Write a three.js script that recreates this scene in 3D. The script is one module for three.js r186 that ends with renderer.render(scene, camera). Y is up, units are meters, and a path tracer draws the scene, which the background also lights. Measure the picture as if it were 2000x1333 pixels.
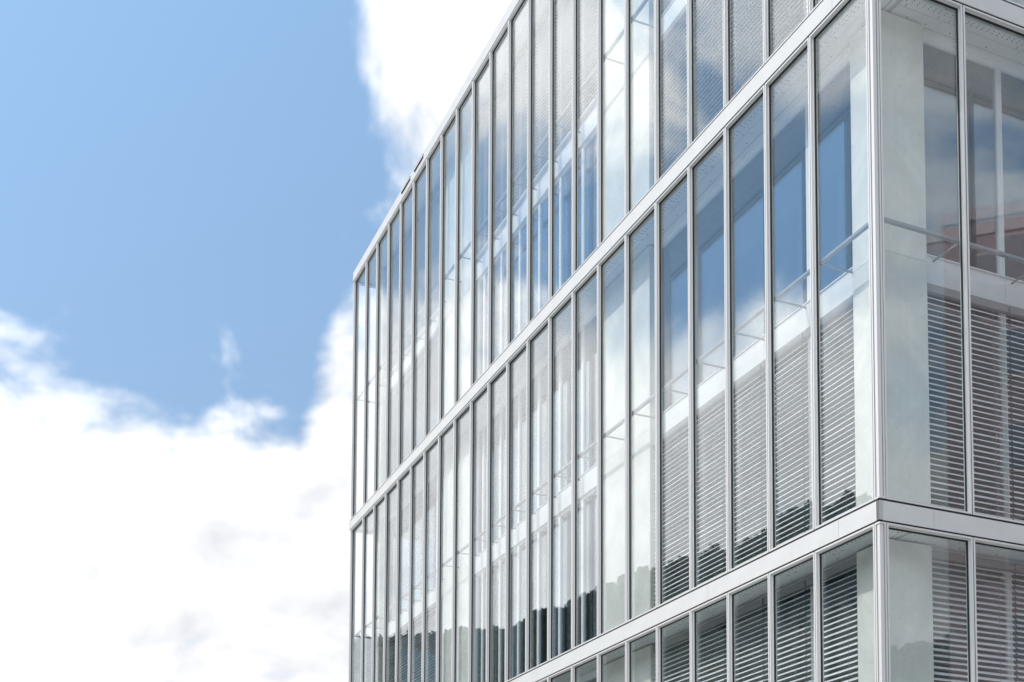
import * as THREE from 'three';
import { mergeGeometries } from 'three/addons/utils/BufferGeometryUtils.js';
import { ImprovedNoise } from 'three/addons/math/ImprovedNoise.js';

// ------------------------------------------------------------------ camera
const scene = new THREE.Scene();
const camera = new THREE.PerspectiveCamera(65.507, 2352.63 / 3369.82, 0.1, 6000);
camera.position.set(12.9328, 1.65, 9.9629);
camera.rotation.order = 'YXZ';
camera.rotation.set(0.06900, 1.12247, 0);
camera.setViewOffset(2352.63, 3369.82, 0, 0, 2000, 1333);      // shifted lens: verticals stay upright
camera.updateMatrixWorld(true);

const renderer = new THREE.WebGLRenderer({ antialias: true });
renderer.toneMapping = THREE.LinearToneMapping;
renderer.toneMappingExposure = 1.09;
renderer.shadowMap.enabled = true;

// ------------------------------------------------------------------ sun
const sunDir = new THREE.Vector3(-0.226, 1, 1).normalize();
const sun = new THREE.DirectionalLight(0xfff3e4, 2.0);
sun.position.copy(sunDir).multiplyScalar(120).add(new THREE.Vector3(-12, 8, -6));
sun.target.position.set(-12, 8, -6);
sun.castShadow = true;
sun.shadow.mapSize.set(4096, 4096);
Object.assign(sun.shadow.camera, { left: -40, right: 40, top: 40, bottom: -40, near: 10, far: 260 });
scene.add(sun, sun.target);

// ------------------------------------------------------------------ helpers: random, noise
let seed = 12345;
const rnd = () => { seed = (seed * 1664525 + 1013904223) >>> 0; return seed / 4294967296; };
const perlin = new ImprovedNoise();
const fbm = (x, y, z, n, gain = 0.5) => { let s = 0, a = 1, t = 0; for (let i = 0; i < n; i++) { s += a * perlin.noise(x, y, z); t += a; a *= gain; x = x * 2.03 + 11.7; y = y * 2.03 + 5.3; z = z * 2.03 + 7.9; } return s / t; };
const sstep = (a, b, x) => { const t = Math.min(1, Math.max(0, (x - a) / (b - a))); return t * t * (3 - 2 * t); };
const lerpList = (list, x) => { if (x <= list[0][0]) return list[0][1]; for (let i = 1; i < list.length; i++) if (x <= list[i][0]) { const [a, va] = list[i - 1], [b, vb] = list[i]; return va + (vb - va) * (x - a) / (b - a); } return list[list.length - 1][1]; };

// ------------------------------------------------------------------ sky: air and cumulus, azimuth in degrees from -z towards -x
function makeSky() {
  const W = 4096, H = 2048, data = new Float32Array(W * H * 4), D = Math.PI / 180;
  const top = [[-180, 23], [-120, 25], [-60, 21], [-20, 24], [30, 22], [60, 25], [70, 27.5], [74.5, 27.4], [75.8, 26.6], [76.6, 24.4], [77.4, 22.2], [79, 21.8], [81, 22.4], [82.5, 22.0], [84, 22.8], [86, 23.3], [89, 23.6], [95, 24.6], [105, 26.2], [112, 26.4], [118, 26.2], [127, 26.0], [140, 24], [180, 23]];
  const cloudField = (x, y, z, az, el, oct) => {
    const wx = 0.05 * perlin.noise(x * 9 + 3, y * 9, z * 9), wy = 0.05 * perlin.noise(x * 9, y * 9 + 7, z * 9);
    const n = fbm((x + wx) * 9.5 + 40, (y + wy) * 13 + 10, (z + wx) * 9.5 + 20, oct, 0.57);
    const bank = Math.min(0.62, (lerpList(top, az) - el) / 5.5);
    const hole = Math.exp(-(((az - 84) / 9.5) ** 2) - (((el - 33) / 14) ** 2));
    const lane = Math.exp(-(((el - 29.5) / 3.0) ** 2) - (((az - 113) / 15) ** 4));
    const high = 0.16 + 0.34 * perlin.noise(x * 4.2 + 9, y * 5 + 2, z * 4.2 + 5) - 1.45 * hole - 0.70 * lane
      + 0.9 * Math.exp(-(((az - 71.2) / 4.4) ** 2) - (((el - 37) / 4.3) ** 2)) + 0.04 * Math.exp(-(((az - 121) / 16) ** 2) - (((el - 36.5) / 3.2) ** 2));
    return Math.max(bank, high) + 0.95 * n;
  };
  for (let j = 0; j < H; j++) {
    const el = ((j + 0.5) / H - 0.5) * 180, ce = Math.cos(el * D), se = Math.sin(el * D);
    for (let i = 0; i < W; i++) {
      const phi = ((i + 0.5) / W - 0.5) * 2 * Math.PI;        // atan2(z, x)
      const x = ce * Math.cos(phi), z = ce * Math.sin(phi), y = se, k = (j * W + i) * 4;
      const e0 = Math.max(0, se);
      const haze = Math.exp(-e0 * 5.5);
      const mu = x * sunDir.x + y * sunDir.y + z * sunDir.z, air = 0.83 + 1.05 * mu * mu;
      let r = (0.268 + 0.36 * haze) * air, g = (0.458 + 0.34 * haze) * air, b = (0.742 + 0.26 * haze) * air;
      const glow = Math.pow(Math.max(0, mu), 24) * 0.6;
      r += glow; g += glow; b += glow;
      if (el > -1) {
        const az = Math.atan2(-x, -z) / D;
        const f = cloudField(x, y, z, az, el, 7);
        const a = Math.pow(sstep(-0.10, 0.42, f), 0.9);
        if (a > 0) {
          const q = 0.022, f2 = cloudField(x + sunDir.x * q, y + sunDir.y * q, z + sunDir.z * q, az - 0.5, el + 0.9, 5);
          const thick = sstep(0.1, 1.0, f), toSun = Math.min(1, Math.max(-1, (f - f2) * 1.6));
          const fine = fbm(x * 17, y * 26, z * 17, 5, 0.6);
          const s = 0.935 - 0.05 * thick + 0.24 * toSun + 0.25 * fine + 1.65 * Math.max(0, mu) ** 2;
          const cool = Math.max(0, 0.98 - s);
          r += (s - cool * 0.16 - r) * a; g += (s - cool * 0.05 - g) * a; b += (s + 0.015 + cool * 0.10 - b) * a;
        }
      }
      data[k] = r; data[k + 1] = g; data[k + 2] = b; data[k + 3] = 1;
    }
  }
  const t = new THREE.DataTexture(data, W, H, THREE.RGBAFormat, THREE.FloatType);
  t.mapping = THREE.EquirectangularReflectionMapping; t.magFilter = THREE.LinearFilter; t.minFilter = THREE.LinearFilter; t.needsUpdate = true;
  return t;
}
const sky = makeSky();
scene.background = sky;
scene.environment = sky;

// ------------------------------------------------------------------ materials
function grainTexture(size, fn, color = true) {
  const d = new Uint8Array(size * size * 4);
  for (let j = 0; j < size; j++) for (let i = 0; i < size; i++) { const c = fn(i / size, j / size), k = (j * size + i) * 4; d[k] = 255 * c[0]; d[k + 1] = 255 * c[1]; d[k + 2] = 255 * c[2]; d[k + 3] = 255; }
  const t = new THREE.DataTexture(d, size, size); t.wrapS = t.wrapT = THREE.RepeatWrapping; t.magFilter = THREE.LinearFilter; t.minFilter = THREE.LinearMipmapLinearFilter; t.generateMipmaps = true;
  if (color) t.colorSpace = THREE.SRGBColorSpace; t.needsUpdate = true; return t;
}
const tileNoise = (u, v, f, n, s) => { // periodic in u and v
  const A = 2 * Math.PI, R = f / 6.283; return fbm(Math.cos(A * u) * R + s, Math.sin(A * u) * R + Math.cos(A * v) * R, Math.sin(A * v) * R - s, n, 0.55); };
const clamp01 = (x) => Math.min(1, Math.max(0, x));
const concreteTex = grainTexture(512, (u, v) => {
  const cloud = tileNoise(u, v, 5, 6, 3), spot = Math.max(0, tileNoise(u, v, 70, 2, 9) - 0.40) * 0.5, streak = tileNoise(u, 0.2, 26, 3, 21), fine = tileNoise(u, v, 30, 3, 14);
  const g = 0.90 + 0.09 * cloud + 0.02 * streak + 0.025 * fine - spot; return [clamp01(g), clamp01(g + 0.006), clamp01(g - 0.012)]; });
const brushTex = grainTexture(256, (u, v) => { const g = 0.955 + 0.03 * tileNoise(u, v, 4, 4, 5) + 0.012 * tileNoise(u, v, 60, 2, 8); return [clamp01(g), clamp01(g), clamp01(g)]; });
const waveTex = grainTexture(256, (u, v) => { const g = 0.5 + 0.5 * tileNoise(u, v, 3, 3, 1); return [g, g, g]; }, false);
const groundTex = grainTexture(512, (u, v) => { const g = 0.80 + 0.16 * tileNoise(u, v, 6, 6, 2); return [clamp01(g), clamp01(g), clamp01(g - 0.01)]; });

const std = (r, g, b, o = {}) => { const m = new THREE.MeshStandardMaterial({ roughness: 0.6, metalness: 0, ...o }); m.color.setRGB(r, g, b); return m; };
const M = {
  fascia: std(0.685, 0.70, 0.71, { roughness: 0.42, map: brushTex }),
  frame: std(0.68, 0.685, 0.69, { roughness: 0.34, metalness: 0.15 }),
  seal: std(0.012, 0.013, 0.015, { roughness: 0.7 }),
  concrete: std(0.86, 0.852, 0.838, { roughness: 0.85, map: concreteTex }),
  soffit: std(0.72, 0.74, 0.74, { roughness: 0.6, map: brushTex }),
  hole: std(0.03, 0.035, 0.04, { roughness: 0.9 }),
  spandrel: std(0.78, 0.79, 0.80, { roughness: 0.5, map: brushTex }),
  rail: std(0.30, 0.315, 0.335, { roughness: 0.4, metalness: 0.35 }),
  winFrame: std(0.78, 0.79, 0.80, { roughness: 0.45 }),
  slat: std(0.80, 0.815, 0.82, { roughness: 0.4 }),
  cord: std(0.30, 0.31, 0.33, { roughness: 0.8 }),
  slab: std(0.45, 0.45, 0.44, { roughness: 0.9 }),
  ceiling: std(0.38, 0.38, 0.38, { roughness: 0.9 }),
  floor: std(0.16, 0.17, 0.18, { roughness: 0.85 }),
  inner: std(0.20, 0.21, 0.22, { roughness: 0.9 }),
  headBox: std(0.27, 0.275, 0.285, { roughness: 0.6 }),
  tray: std(0.50, 0.51, 0.51, { roughness: 0.5, metalness: 0.2 }),
  red: std(0.65, 0.03, 0.05, { roughness: 0.5 }),
  paving: std(0.58, 0.575, 0.56, { roughness: 0.9, map: groundTex }),
  bark: std(0.06, 0.045, 0.035, { roughness: 0.95 }),
  hill: std(0.035, 0.05, 0.025, { roughness: 1 }),
};
const glassMat = (r, g, b, ior, bump) => { const m = new THREE.MeshPhysicalMaterial({ transmission: 1, thickness: 0, roughness: 0, ior, metalness: 0, bumpMap: waveTex, bumpScale: bump }); m.color.setRGB(r, g, b); return m; };
M.glass = glassMat(0.954, 0.977, 0.986, 1.55, 0.0005);
M.innerGlass = glassMat(0.58, 0.70, 0.77, 2.4, 0.0004);
M.curtain = new THREE.MeshPhysicalMaterial({ color: 0xe9ebec, roughness: 1, transmission: 0.3, thickness: 0, side: THREE.DoubleSide });

// ------------------------------------------------------------------ geometry in facade coordinates (s along the face from the corner, y up, d inwards)
const LA = 24.75, LB = 16.463;
const FACES = {
  south: { to: (s, y, d) => [-s, y, -d], flip: false, L: LA },
  east: { to: (s, y, d) => [-d, y, -s], flip: true, L: LB },
  west: { to: (s, y, d) => [-LA + d, y, -s], flip: false, L: LB },
};
function uvByNormal(g, k = 1) {
  const p = g.attributes.position, n = g.attributes.normal, uv = new Float32Array(p.count * 2);
  for (let i = 0; i < p.count; i++) {
    const ax = Math.abs(n.getX(i)), ay = Math.abs(n.getY(i)), az = Math.abs(n.getZ(i));
    const [a, b] = ax >= ay && ax >= az ? [p.getZ(i), p.getY(i)] : ay >= az ? [p.getX(i), p.getZ(i)] : [p.getX(i), p.getY(i)];
    uv[2 * i] = a * k; uv[2 * i + 1] = b * k;
  }
  g.setAttribute('uv', new THREE.BufferAttribute(uv, 2)); return g;
}
function fromQuads(quads, uvk = 1) { // quads of world points, outward winding; flat normals
  const pos = [];
  for (const [a, b, c, d] of quads) pos.push(...a, ...b, ...c, ...a, ...c, ...d);
  const g = new THREE.BufferGeometry(); g.setAttribute('position', new THREE.Float32BufferAttribute(pos, 3)); g.computeVertexNormals(); return uvByNormal(g, uvk);
}
function box(F, s0, s1, y0, y1, d0, d1, uvk = 1) {
  const a = F.to(s0, y0, d0), b = F.to(s1, y1, d1), g = new THREE.BoxGeometry(Math.abs(b[0] - a[0]), Math.abs(b[1] - a[1]), Math.abs(b[2] - a[2])).toNonIndexed();
  g.translate((a[0] + b[0]) / 2, (a[1] + b[1]) / 2, (a[2] + b[2]) / 2); return uvByNormal(g, uvk);
}
const wbox = (x0, x1, y0, y1, z0, z1, uvk = 1) => { const g = new THREE.BoxGeometry(x1 - x0, y1 - y0, z1 - z0).toNonIndexed(); g.translate((x0 + x1) / 2, (y0 + y1) / 2, (z0 + z1) / 2); return uvByNormal(g, uvk); };
function ring(F, s0, s1, y0, y1, profile) { // a profile [inset, depth] swept round a rectangle with mitred corners
  const quads = [], c = (i, [a, d]) => F.to(...[[s0 + a, y0 + a], [s1 - a, y0 + a], [s1 - a, y1 - a], [s0 + a, y1 - a]][i], d);
  for (let k = 0; k < profile.length; k++) { const P = profile[k], Q = profile[(k + 1) % profile.length];
    for (let i = 0; i < 4; i++) { const j = (i + 1) % 4, q = [c(i, P), c(j, P), c(j, Q), c(i, Q)]; quads.push(F.flip ? q.reverse() : q); } }
  return fromQuads(quads);
}
function prism(F, poly, s0, s1) { // polygon [d, y] stretched along s
  const quads = []; const n = poly.length;
  for (let k = 0; k < n; k++) { const [d0, y0] = poly[k], [d1, y1] = poly[(k + 1) % n], q = [F.to(s0, y0, d0), F.to(s1, y0, d0), F.to(s1, y1, d1), F.to(s0, y1, d1)]; quads.push(F.flip ? q.reverse() : q); }
  return fromQuads(quads);
}
const names = {};
const numbered = (n) => { const k = names[n] = (names[n] ?? -1) + 1; return k ? n + '_' + String(k).padStart(3, '0') : n; };
function part(name, g, m, parent) { const o = new THREE.Mesh(g, m); o.name = name; o.castShadow = o.receiveShadow = true; parent.add(o); return o; }
function thing(name, label, category, group, kind) { const o = new THREE.Group(); o.name = numbered(name); o.userData = { label, category }; if (group) o.userData.group = group; if (kind) o.userData.kind = kind; scene.add(o); return o; }
function single(name, g, m, data) { const o = new THREE.Mesh(g, m); o.name = numbered(name); o.castShadow = o.receiveShadow = true; o.userData = data; scene.add(o); return o; }

// ------------------------------------------------------------------ levels
const ROWS = [
  { key: 'top', y0: 14.233, y1: 21.449, b: 17.585, t: 18.02, rail: 17.865 },
  { key: 'middle', y0: 7.173, y1: 13.987, b: 10.49, t: 10.905, rail: 10.84 },
  { key: 'bottom', y0: 0.14, y1: 6.931, b: 3.45, t: 3.86, rail: 3.80 },
];
const BANDS = [[21.449, 21.716], [13.987, 14.233], [6.931, 7.173], [0.0, 0.14]];
const SOFFIT = 0.022, COL = 0.55, SP = 0.67, WIN = 0.72;
const jointsA = [0.1055]; for (let k = 0; k <= 20; k++) jointsA.push(1.375 + 1.1 * k); jointsA.push(24.645);
const jointsB = []; for (let k = 0; k <= 12; k++) jointsB.push(0.1045 + 1.35438 * k);
const colsA = [[0.55, 1.21], [7.03, 9.0], [16.08, 18.0], [23.54, 24.2]];
const colsB = [[0.55, 1.25], [7.6, 8.86], [15.21, 15.91]];
const FRAME = [[0, 0.06], [0, 0.003], [0.003, 0], [0.0225, 0], [0.025, 0.0025], [0.027, 0.036], [0.039, 0.038], [0.0395, 0.046], [0.043, 0.046], [0.043, 0.095], [0, 0.095]];
const SEALP = [[0.0398, 0.0455], [0.046, 0.0465], [0.054, 0.0695], [0.0398, 0.0695]];

const building = thing('office_building', 'long white office block with a double glass facade and grey metal bands', 'office building');

// ------------------------------------------------------------------ outer facade
function outerFacade(F, joints) {
  const L = F.L, bandJoints = []; for (let s = 0.829; s < L - 0.4; s += 3.2965) bandJoints.push(s);
  const cuts = [-0.008, ...bandJoints, L + 0.008];
  BANDS.forEach(([y0, y1], bi) => {
    for (let k = 0; k + 1 < cuts.length; k++) {
      const s0 = cuts[k] + (k ? 0.0025 : 0), s1 = cuts[k + 1] - (k + 2 < cuts.length ? 0.0025 : 0);
      if (F === FACES.south && bi === 0 && s0 < 18.1 && s1 > 17) { // the two panels with scupper slots
        const slots = [[18.09, 18.83], [19.17, 19.92]].filter(([a, b]) => a > s0 - 0.01 && b < s1 + 0.01);
        const list = [s0, ...slots.flat(), s1], g = [];
        for (let q = 0; q + 1 < list.length; q++) g.push(box(F, list[q], list[q + 1], y0, q % 2 ? y1 - 0.035 : y1, -0.008, 0.05));
        part('fascia_panel', mergeGeometries(g), M.fascia, building);
      } else part('fascia_panel', box(F, s0, s1, y0, y1, -0.008, 0.05), M.fascia, building);
    }
    if (F === FACES.south && bi === 0) for (const [a, b] of [[18.09, 18.83], [19.17, 19.92]]) {
      const tray = part('roof_scupper', box(F, a + 0.01, b - 0.01, y1 - 0.118, y1 - 0.036, -0.040, -0.0085), M.tray, building);
      part('drip_edge', box(F, a + 0.012, b - 0.012, y1 - 0.126, y1 - 0.1185, -0.030, -0.0085), M.seal, tray);
    }
  });
  const cache = {};
  for (const R of ROWS) {
    const y0 = R.y0 + 0.031, y1 = R.y1 - 0.019;
    part('shadow_gap', box(F, 0.03, L - 0.03, R.y0 - 0.02, R.y0 + 0.0305, 0.004, 0.075), M.seal, building);
    part('shadow_gap', box(F, 0.03, L - 0.03, R.y1 - 0.0185, R.y1 + 0.02, 0.004, 0.075), M.seal, building);
    for (let k = 0; k + 1 < joints.length; k++) {
      const s0 = joints[k] + 0.007, s1 = joints[k + 1] - 0.007;
      const w = (s1 - s0).toFixed(4) + R.key;
      const made = cache[w] ??= { s0, frame: ring(F, s0, s1, y0, y1, FRAME), seal: ring(F, s0, s1, y0, y1, SEALP) };
      const shift = F.to(s0, 0, 0).map((v, i) => v - F.to(made.s0, 0, 0)[i]);
      const fr = part('facade_frame', made.frame, M.frame, building); fr.position.set(...shift);
      part('gasket', made.seal, M.seal, fr);
      // each pane sits a hair out of true, as glass in a frame does
      const mid = F.to((s0 + s1) / 2, (y0 + y1) / 2, 0.076), pg = box(F, s0 + 0.042, s1 - 0.042, y0 + 0.042, y1 - 0.042, 0.070, 0.082, 0.35);
      pg.translate(-mid[0], -mid[1], -mid[2]);
      const pane = part('glass_pane', pg, M.glass, fr);
      pane.position.set(mid[0] - shift[0], mid[1] - shift[1], mid[2] - shift[2]);
      pane.rotation.set(F === FACES.south ? (rnd() - 0.5) * 0.0012 : 0, F === FACES.south ? (rnd() - 0.5) * 0.004 : (rnd() - 0.5) * 0.004, F !== FACES.south ? (rnd() - 0.5) * 0.0012 : 0);
    }
    for (let k = 0; k < joints.length; k++) {
      const mu = part('mullion', box(F, joints[k] - 0.022, joints[k] + 0.022, R.y0 + 0.03, R.y1 + 0.01, 0.085, 0.107), M.frame, building);
      part('joint_seal', box(F, joints[k] - 0.0065, joints[k] + 0.0065, R.y0 + 0.031, R.y1 - 0.0195, 0.012, 0.06), M.seal, mu);
    }
  }
}
outerFacade(FACES.south, jointsA);
outerFacade(FACES.east, jointsB);
outerFacade(FACES.west, jointsB);

// corner posts
for (const R of ROWS) for (const [cx, sx] of [[0, -1], [-LA, 1]]) {
  const y0 = R.y0 + 0.031, y1 = R.y1 - 0.019, b = (x0, x1, z0, z1, ya = y0, yb = y1) => wbox(Math.min(cx + sx * x0, cx + sx * x1), Math.max(cx + sx * x0, cx + sx * x1), ya, yb, -z1, -z0);
  const post = part('corner_post', mergeGeometries([b(0.012, 0.066, 0.012, 0.066, y0 + 0.026, y1 - 0.026)]), M.frame, building);
  for (const g of [b(0.022, 0.0985, 0.030, 0.095, y1 - 0.025, y1), b(0.0005, 0.0975, 0.0005, 0.0295, y1 - 0.024, y1 - 0.0005), b(0.0005, 0.0215, 0.030, 0.0975, y1 - 0.0235, y1 - 0.001),
    b(0.001, 0.0965, 0.001, 0.0295, y0 + 0.0005, y0 + 0.024), b(0.001, 0.0215, 0.030, 0.0965, y0 + 0.001, y0 + 0.0235)]) part('corner_rail', g, M.frame, post);
  part('corner_lip', b(0.077, 0.099, 0, 0.06), M.frame, post); part('corner_lip', b(0, 0.06, 0.077, 0.099), M.frame, post);
  part('corner_backing', b(0.040, 0.0985, 0.066, 0.0985), M.frame, post);
}

// ------------------------------------------------------------------ gallery between the two skins: ledges, soffits with vent holes, handrail
const discs = (F, y, pts) => { const g = pts.map(([s, d, r]) => { const c = new THREE.CylinderGeometry(r, r, 0.004, 7).toNonIndexed(); c.translate(...F.to(s, y, d)); return c; }); return uvByNormal(mergeGeometries(g)); };
function gallery(F, joints, cols) {
  const L = F.L, e = F === FACES.south ? 0 : 0.74; // the south gallery turns both corners
  BANDS.slice(0, 3).forEach(([y0, y1], bi) => {
    const ys = y0 + SOFFIT;
    part('gallery_slab', box(F, e ? e : 0.06, e ? L : L - 0.06, ys + 0.012, y1 - 0.012, 0.078, 0.735), M.slab, building);
    const edges = [e || 0.1, ...joints.slice(1, -1).filter((s) => s > e + 0.2), L - 0.1];
    for (let k = 0; k + 1 < edges.length; k++) {
      const s0 = edges[k] + 0.0015, s1 = edges[k + 1] - 0.0015;
      const p = part('soffit_panel', box(F, s0, s1, ys, ys + 0.011, 0.1, 0.404), M.soffit, building);
      part('rear_panel', box(F, s0 + 0.0005, s1 - 0.0005, ys + 0.0005, ys + 0.0115, 0.412, 0.600), M.soffit, p); part('rear_panel', box(F, s0 + 0.0005, s1 - 0.0005, ys + 0.0005, ys + 0.0115, 0.622, 0.674), M.soffit, p);
      const pts = [];
      const double = bi !== 2;
      for (let s = s0 + 0.05; s < s1 - 0.02; s += 0.0885) { if (double) { pts.push([s, 0.26, 0.0095], [s, 0.303, 0.0095]); } else pts.push([s, 0.278, 0.0095]); }
      for (const s of [s0 + 0.09, s1 - 0.09]) pts.push([s, 0.215, 0.009], [s, 0.358, 0.008], [s, 0.385, 0.008]);
      for (const s of [s0 + 0.25, (s0 + s1) / 2 + 0.2]) pts.push([s, 0.55, 0.011]);
      const h = part('vent_holes', discs(F, ys - 0.0012, pts), M.hole, p); h.userData.kind = 'stuff';
    }
  });
  for (const R of ROWS) {
    part('handrail', box(F, F === FACES.south ? 0.108 : 0.1685, L - 0.108, R.rail - 0.018, R.rail + 0.018, 0.108, 0.168), M.rail, building);
    for (const s of joints.slice(1, -1)) {
      const col = cols.some(([a, b]) => s > a - 0.03 && s < b + 0.03);
      const st = part('strut', box(F, s - 0.011, s + 0.011, R.rail - 0.012, R.rail + 0.010, 0.169, col ? COL : SP + 0.01), M.rail, building);
      part('strut_shoe', box(F, s - 0.024, s + 0.024, R.rail - 0.027, R.rail - 0.0185, 0.112, 0.16), M.rail, st);
    }
  }
}
gallery(FACES.south, jointsA, colsA);
gallery(FACES.east, jointsB, colsB);
gallery(FACES.west, jointsB, colsB);

// ------------------------------------------------------------------ columns
for (const R of ROWS) {
  const put = (x0, x1, z0, z1) => {
    const top = R.y1 + SOFFIT - 0.03, c = part('concrete_column', wbox(x0, x1, R.t - 0.178, top, z0, z1, 0.4), M.concrete, building);
    part('lower_column', wbox(x0, x1, R.y0 - 0.01, R.t - 0.182, z0, z1, 0.4), M.concrete, c);
  };
  put(-1.21, -0.55, -1.25, -0.55); put(-24.2, -23.54, -1.25, -0.55);
  for (const [a, b] of colsA.slice(1, 3)) put(-b, -a, -0.95, -0.55);
  put(-0.95, -0.55, -colsB[1][1], -colsB[1][0]); put(-24.2, -23.8, -colsB[1][1], -colsB[1][0]);
}

// ------------------------------------------------------------------ inner windows, spandrels
const windowsA = [], windowsB = [];
function innerFacade(F, joints, cols, list) { // joints: where window frames meet
  const L = F.L, spans = [];
  for (let k = 0; k + 1 < cols.length; k++) spans.push([cols[k][1], cols[k + 1][0]]);
  spans.forEach(([a, b], gi) => {
    const cuts = [a, ...joints.filter((s) => s > a + 0.2 && s < b - 0.2), b];
    for (let k = 0; k + 1 < cuts.length; k++) {
      const s0 = cuts[k] + 0.002, s1 = cuts[k + 1] - 0.002;
      for (const R of ROWS) {
        for (const [y0, y1, storey] of [[R.y0 - 0.01, R.b, 'lower'], [R.t, R.y1 - 0.02, 'upper']]) {
          const wf = part('window_frame', ring(F, s0, s1, y0, y1, [[0, WIN], [0.044, WIN], [0.046, WIN + 0.028], [0.046, WIN + 0.07], [0, WIN + 0.07]]), M.winFrame, building);
          part('window_pane', box(F, s0 + 0.042, s1 - 0.042, y0 + 0.042, y1 - 0.042, WIN + 0.03, WIN + 0.054, 0.3), M.innerGlass, wf);
          list.push({ F, row: R, storey, s0, s1, y0, y1, gi, k });
        }
        const sp = part('spandrel_panel', box(F, s0, s1, R.b + 0.004, R.t - 0.014, SP, WIN + 0.01), M.spandrel, building);
        part('sill', box(F, s0 - 0.001, s1 + 0.001, R.t - 0.013, R.t - 0.001, SP - 0.022, WIN - 0.002), M.winFrame, sp);
        part('window_head', box(F, s0, s1, R.y1 - 0.019, R.y1 + SOFFIT + 0.004, WIN - 0.045, WIN + 0.05), M.winFrame, sp);
      }
    }
  });
}
innerFacade(FACES.south, jointsA, colsA, windowsA);
const innerB = jointsB.map((s) => s - 0.113).filter((s) => s > 2);
innerFacade(FACES.east, innerB, colsB, windowsB);
innerFacade(FACES.west, innerB, colsB, []);

// ------------------------------------------------------------------ inside: slabs, ceilings, core, partitions; rear wall, roof
const X0 = -LA + 0.74, X1 = -0.74, Z0 = -LB + 0.5, Z1 = -0.74;
const storeyFloors = [];
for (const R of ROWS) { storeyFloors.push([R.b, R.t]); }
for (const [y0, y1] of [...storeyFloors, ...BANDS.slice(1, 3).map(([a, b]) => [a + 0.01, b])]) {
  const s = part('floor_slab', wbox(X0 + 0.06, X1 - 0.06, y0 + 0.02, y1 - 0.02, Z0, Z1 - 0.06), M.slab, building);
  part('ceiling_lining', wbox(X0 + 0.07, X1 - 0.07, y0 + 0.002, y0 + 0.019, Z0, Z1 - 0.07), M.ceiling, s);
  part('floor_covering', wbox(X0 + 0.07, X1 - 0.07, y1 - 0.019, y1 - 0.004, Z0, Z1 - 0.07), M.floor, s);
}
const roof = part('roof', wbox(-LA + 0.1, -0.1, 21.49, 21.60, -LB, -0.1), M.slab, building);
part('ceiling_lining', wbox(X0, X1, 21.465, 21.489, Z0, Z1), M.ceiling, roof);
part('rear_wall', wbox(-LA, 0, 0.02, 21.45, -LB - 0.3, -LB + 0.1), M.concrete, building);
part('core_wall', wbox(-17.6, -7.4, 0.05, 21.46, -11, -6.2), M.inner, building);
for (const x of [-8.0, -17.05]) part('partition_wall', wbox(x - 0.06, x + 0.06, 0.05, 21.46, -6.19, -0.96), M.inner, building);
part('red_marker', (() => { const g = new THREE.CylinderGeometry(0.09, 0.09, 0.004, 3); g.rotateX(Math.PI / 2); g.translate(-20.1, 11.82, -0.06); return g; })(), M.red, building);

// ------------------------------------------------------------------ venetian blinds: each one hangs in its own window
const ORD = ['first', 'second', 'third', 'fourth', 'fifth', 'sixth', 'seventh', 'eighth'];
const STOREY = { top: { upper: 'topmost storey', lower: 'storey above the upper band' }, middle: { upper: 'storey below the upper band', lower: 'storey above the lower band' }, bottom: { upper: 'storey below the lower band', lower: 'ground storey' } };
const slatProfile = (tilt) => { // a crowned slat, 80 mm wide, outer edge down
  const pts = [], n = 4, c = Math.cos(tilt), s = Math.sin(tilt);
  for (let i = 0; i <= n; i++) { const t = i / n - 0.5, x = t * 0.069, y = 0.005 * (1 - 4 * t * t); pts.push([x * c - y * s, x * s + y * c]); }
  for (let i = n; i >= 0; i--) { const t = i / n - 0.5, x = t * 0.069, y = 0.005 * (1 - 4 * t * t) - 0.0012; pts.push([x * c - y * s, x * s + y * c]); }
  return pts;
};
function blind(w, tilt, label, near, group) {
  const { F, s0, s1, y0, y1 } = w, o = thing('venetian_blind', label, 'blind', group), a = s0 + 0.012, b = s1 - 0.012, D = 0.625;
  const base = F.to((a + b) / 2, y0, D); o.position.set(...base);
  const put = (n, g, m, p = o) => { g.translate(-base[0], -base[1], -base[2]); return part(n, g, m, p); };
  put('head_box', box(F, a, b, y1 - 0.115, y1 - 0.012, D - 0.02, D + 0.05), M.headBox);
  put('bottom_bar', box(F, a, b, y0 + 0.022, y0 + 0.042, D - 0.035, D + 0.035), M.slat);
  const pitch = 0.0775, variants = [0, 1, 2].map((k) => prism(F, slatProfile(tilt + (k - 1) * 0.05).map(([d, y]) => [d + D, y]), a + 0.002 * k, b - 0.002 * (2 - k)));
  const all = [];
  for (let y = y0 + 0.11; y < y1 - 0.145; y += pitch) {
    const g = variants[Math.floor(rnd() * 3)];
    if (near) { const m = part('slat', g, M.slat, o); m.position.set(-base[0], y - base[1] + (rnd() - 0.5) * 0.003, -base[2]); } else all.push(g.clone().translate(-base[0], y - base[1], -base[2]));
  }
  if (!near) { const m = part('slats', mergeGeometries(all), M.slat, o); m.userData.kind = 'stuff'; }
  for (const t of [0.2, 0.8]) put('ladder_cord', box(F, a + (b - a) * t - 0.0018, a + (b - a) * t + 0.0018, y0 + 0.03, y1 - 0.15, D - 0.034, D - 0.031), M.cord);
}
const spots = ['between the corner column and the next wide column', 'between the two wide columns', 'between the far wide column and the far corner'];
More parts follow.
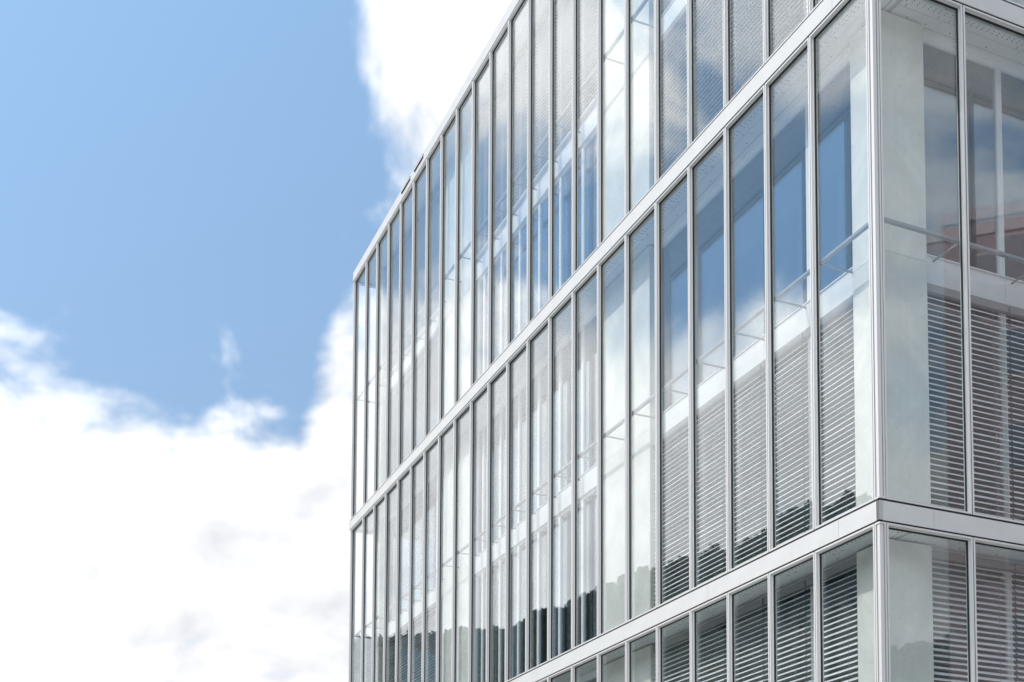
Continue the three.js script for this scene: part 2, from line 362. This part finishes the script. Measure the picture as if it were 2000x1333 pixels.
for (const w of windowsA) {
  const id = w.row.key + w.storey, put = { 0: ['toplower', 'middlelower', 'bottomupper'], 1: ['topupper'], 2: ['topupper', 'toplower', 'middlelower'] }[w.gi].includes(id);
  if (!put) continue;
  blind(w, 0.70, `white slatted blind, ${ORD[w.k]} leftwards in the ${STOREY[w.row.key][w.storey]}, ${w.gi === 0 ? 'beside the corner' : w.gi === 1 ? 'between wide columns' : 'by far end'}`, w.gi === 0, 'slatted blinds on the long facade');
}
for (const w of windowsB) if (w.gi === 0 && w.k < 3 && ['middlelower', 'bottomupper'].includes(w.row.key + w.storey))
  blind(w, 0.735, `slatted blind on the shaded short facade, ${ORD[w.k]} from corner, ${STOREY[w.row.key][w.storey]}`, true, 'slatted blinds on the short facade');

// ------------------------------------------------------------------ curtains behind the windows between the wide columns
function curtain(w, from, to, label) {
  const { F, s0, s1, y0, y1 } = w, n = 56, quads = [], a = s0 + 0.04 + (s1 - s0 - 0.08) * from, b = s0 + 0.04 + (s1 - s0 - 0.08) * to, ph = rnd() * 6;
  const pos = [], idx = [];
  for (let i = 0; i <= n; i++) { const t = i / n, s = a + (b - a) * t, d = 0.90 + 0.035 * Math.sin(ph + t * (b - a) * 46 + 0.8 * Math.sin(t * 9 + ph)) + 0.012 * Math.sin(t * 71 + ph); for (const y of [y0 + 0.06, y1 - 0.05]) pos.push(...F.to(s, y, y > y0 + 1 ? d * 0.5 + 0.45 : d)); }
  for (let i = 0; i < n; i++) idx.push(2 * i, 2 * i + 2, 2 * i + 3, 2 * i, 2 * i + 3, 2 * i + 1);
  const g = new THREE.BufferGeometry(); g.setAttribute('position', new THREE.Float32BufferAttribute(pos, 3)); g.setIndex(idx); g.computeVertexNormals();
  single('curtain', g, M.curtain, { label, category: 'curtain', group: 'curtains along the long facade' });
}
for (const w of windowsA) {
  const id = w.row.key + w.storey; if (w.gi !== 1 || !['toplower', 'middleupper', 'middlelower'].includes(id)) continue;
  if (id === 'middlelower' && w.k % 2) continue;
  const r = rnd(), from = id === 'toplower' ? 0.45 : r * 0.1, to = id === 'toplower' ? 0.9 : 0.62 + 0.36 * rnd();
  curtain(w, from, to, `pale folded curtain, ${ORD[w.k]} leftwards in the ${STOREY[w.row.key][w.storey]}, between wide columns`);
}

// ------------------------------------------------------------------ ground
{
  const g = new THREE.CircleGeometry(2500, 96).rotateX(-Math.PI / 2); const p = g.attributes.position, uv = g.attributes.uv; for (let i = 0; i < p.count; i++) uv.setXY(i, p.getX(i) / 4, p.getZ(i) / 4);
  const o = single('ground', g, M.paving, { label: 'pale grey paved forecourt around the office block', category: 'ground', kind: 'structure' }); o.castShadow = false;
}

// ------------------------------------------------------------------ hills around the valley (mirrored in the panes), azimuth as for the sky
const ridge = [[-180, 11], [-120, 11], [-75, 11.5], [-52, 11.9], [-50.2, 12.25], [-49, 12.8], [-48, 13.8], [-46.6, 14.2], [-40, 14.5], [-20, 11], [20, 8], [60, 6.5], [90, 7], [98, 9], [104, 12.4], [107, 12.8], [109.6, 13.0], [111.4, 13.3], [112.6, 13.9], [114.6, 14.6], [116.6, 15.4], [118.4, 16.0], [121, 16.4], [122.8, 17.1], [124, 17.9], [128, 18.5], [140, 17], [160, 13], [180, 11]];
const hillHeight = (az, r) => { const rise = sstep(60, 230, r) * (0.70 + 0.30 * sstep(150, 900, r)) * (1 - 0.55 * sstep(900, 2200, r)); return Math.tan(lerpList(ridge, az) * Math.PI / 180) * r * rise + (r > 80 ? 0.012 * r * perlin.noise(az * 0.9, r * 0.01, 3) : 0); };
{
  const pos = [], idx = [], NA = 540, radii = [55, 75, 100, 130, 160, 200, 250, 320, 400, 500, 620, 740, 820, 880, 920, 980, 1080, 1300, 1700, 2300];
  for (const r of radii) for (let i = 0; i <= NA; i++) { const az = -180 + 360 * i / NA, a = az * Math.PI / 180; pos.push(-Math.sin(a) * r, hillHeight(az, r) - 0.3, -Math.cos(a) * r); }
  for (let j = 0; j + 1 < radii.length; j++) for (let i = 0; i < NA; i++) { const k = j * (NA + 1) + i; idx.push(k, k + NA + 1, k + 1, k + 1, k + NA + 1, k + NA + 2); }
  const g = new THREE.BufferGeometry(); g.setAttribute('position', new THREE.Float32BufferAttribute(pos, 3)); g.setIndex(idx); g.computeVertexNormals();
  single('hills', g, M.hill, { label: 'wooded hills round the town, mirrored low in the glass', category: 'hills', kind: 'structure' });
}
function leafCloud(n, rx, ry, rz, size, cy) { // many small leaf clumps through the crown's volume
  const pos = []; const v = new THREE.Vector3(), a = new THREE.Vector3(), b = new THREE.Vector3();
  for (let i = 0; i < n; i++) {
    let x, y, z, q; do { x = rnd() * 2 - 1; y = rnd() * 2 - 1; z = rnd() * 2 - 1; q = x * x + y * y + z * z; } while (q > 1 || q < 0.12);
    const lump = 0.78 + 0.35 * perlin.noise(x * 2.3 + 5, y * 2.3, z * 2.3 + cy); x *= lump; y *= lump; z *= lump;
    v.set(x * rx, cy + y * ry, z * rz);
    a.set(rnd() - 0.5, rnd() - 0.5, rnd() - 0.5).normalize().multiplyScalar(size * (0.6 + rnd() * 0.8)); b.set(rnd() - 0.5, rnd() - 0.5, rnd() - 0.5).cross(a).normalize().multiplyScalar(size * (0.5 + rnd() * 0.6));
    pos.push(v.x - a.x, v.y - a.y, v.z - a.z, v.x + b.x, v.y + b.y, v.z + b.z, v.x + a.x, v.y + a.y, v.z + a.z, v.x - a.x, v.y - a.y, v.z - a.z, v.x + a.x, v.y + a.y, v.z + a.z, v.x - b.x, v.y - b.y, v.z - b.z);
  }
  const g = new THREE.BufferGeometry(); g.setAttribute('position', new THREE.Float32BufferAttribute(pos, 3)); g.computeVertexNormals(); return g;
}
M.leaf = new THREE.MeshPhysicalMaterial({ roughness: 0.9, transmission: 0.3, thickness: 0, side: THREE.DoubleSide }); M.leaf.color.setRGB(0.045, 0.07, 0.025);
M.wood = std(0.04, 0.058, 0.028, { roughness: 1, side: THREE.DoubleSide });
{
  const count = 9000, g = leafCloud(110, 4.6, 7, 4.6, 1.5, 6.5), im = new THREE.InstancedMesh(g, M.wood, count), m = new THREE.Matrix4(), q = new THREE.Quaternion(), c = new THREE.Color();
  for (let i = 0; i < count; i++) {
    const side = rnd(), az = side < 0.55 ? 100 + 32 * rnd() : side < 0.8 ? -58 + 22 * rnd() : -180 + 360 * rnd(), r = 560 + 400 * Math.sqrt(rnd()), a = az * Math.PI / 180, s = 0.55 + 0.75 * rnd();
    q.setFromAxisAngle(new THREE.Vector3(0, 1, 0), rnd() * 6.28);
    m.compose(new THREE.Vector3(-Math.sin(a) * r, hillHeight(az, r) - 1.5, -Math.cos(a) * r), q, new THREE.Vector3(s, s * (0.85 + 0.4 * rnd()), s)); im.setMatrixAt(i, m);
    const k = 0.7 + 0.6 * rnd(); im.setColorAt(i, c.setRGB(k, k * (0.92 + 0.16 * rnd()), k * 0.9));
  }
  im.name = 'forest'; im.userData = { label: 'dense forest covering the hillside, mirrored in the panes', category: 'forest', kind: 'stuff' }; scene.add(im);
}
function tree(az, r, H, crown, label) {
  const a = az * Math.PI / 180, o = thing('broadleaf_tree', label, 'tree', 'trees on the near slope'); o.position.set(12.93 - Math.sin(a) * r, 0, -9.96 - Math.cos(a) * r); 
  const az2 = Math.atan2(-o.position.x, -o.position.z) * 180 / Math.PI; o.position.y = hillHeight(az2, Math.hypot(o.position.x, o.position.z)) - 0.5;
  const segs = [], limb = (p0, p1, r0, r1) => { const d = new THREE.Vector3().subVectors(p1, p0), g = new THREE.CylinderGeometry(r1, r0, d.length(), 8); g.translate(0, d.length() / 2, 0); g.applyQuaternion(new THREE.Quaternion().setFromUnitVectors(new THREE.Vector3(0, 1, 0), d.clone().normalize())); g.translate(p0.x, p0.y, p0.z); segs.push(g); };
  const top = new THREE.Vector3(0.2, H * 0.55, 0.1); limb(new THREE.Vector3(), top, H * 0.028, H * 0.016);
  for (let i = 0; i < 9; i++) { const t = 0.45 + 0.06 * i, an = i * 2.4, p = new THREE.Vector3(0.2 * t, H * Math.min(0.55, t * 0.6 + 0.05), 0.1 * t); limb(p, new THREE.Vector3(Math.cos(an) * crown * 0.62, H * (0.55 + 0.045 * i), Math.sin(an) * crown * 0.62), H * 0.009, H * 0.003); }
  part('trunk', mergeGeometries(segs), M.bark, o);
  const cl = []; for (let i = 0; i < 13; i++) { const an = i * 2.4, rr = crown * 0.68 * Math.sqrt((i + 0.5) / 13); const g = leafCloud(420, crown * 0.36, H * 0.10, crown * 0.36, 0.34, 0); g.translate(Math.cos(an) * rr, H * (0.86 - 0.36 * (i / 13) + 0.08 * (rnd() - 0.5)), Math.sin(an) * rr); cl.push(g); }
  part('crown', mergeGeometries(cl), M.leaf, o);
}
tree(125.4, 230, 31, 5.8, 'tall leafy tree on the slope, mirrored beside the corner post');
tree(127.0, 250, 29, 6.5, 'broad leafy tree on the slope behind the tall one');
tree(124.2, 228, 26, 4.0, 'small leafy tree on the slope left of the tall one');

// ------------------------------------------------------------------ pink house across the street, mirrored in the short facade
{
  const D = Math.PI / 180, at = (az, r) => new THREE.Vector3(-12.93 - Math.sin(az * D) * r, 0, 9.96 - Math.cos(az * D) * r), P0 = at(-49.4, 45), P1 = P0.clone().add(new THREE.Vector3(-0.70, 0, -0.71)), H = 1.65 + 45 * Math.tan(28.96 * D);
  const u = P1.clone().sub(P0).normalize(), v = new THREE.Vector3(-u.z, 0, u.x); if (v.dot(new THREE.Vector3(1, 0, -1)) < 0) v.negate();
  const o = thing('pink_house', 'pink rendered house across the street, mirrored in the shaded facade', 'house'); o.position.copy(P0); o.rotation.y = Math.atan2(-u.z, u.x);
  const sgn = new THREE.Vector3(0, 0, 1).applyEuler(o.rotation).dot(v) > 0 ? 1 : -1, bx = (x0, x1, y0, y1, z0, z1) => wbox(x0, x1, y0, y1, Math.min(sgn * z0, sgn * z1), Math.max(sgn * z0, sgn * z1));
  const pink = std(0.72, 0.52, 0.54, { roughness: 0.9, map: groundTex }), white = std(0.72, 0.56, 0.55), dark = std(0.22, 0.23, 0.26, { roughness: 0.15 });
  part('wall', bx(0, 10.4, 0, H - 0.4, 0, 8), pink, o); part('roof', bx(-0.06, 10.46, H - 0.395, H, -0.06, 8.06), std(0.78, 0.58, 0.56), o);
  for (let f = 0; f < 8; f++) for (let k = 0; k < 3; k++) { const y = 1.4 + f * 3.2, x = 1.7 + k * 2.9; if (y + 2 > H) continue; const w = part('window', bx(x, x + 1.1, y, y + 1.7, -0.03, 0.02), white, o); part('pane', bx(x + 0.08, x + 1.02, y + 0.08, y + 1.62, -0.04, -0.031), dark, w); }
}

renderer.render(scene, camera);
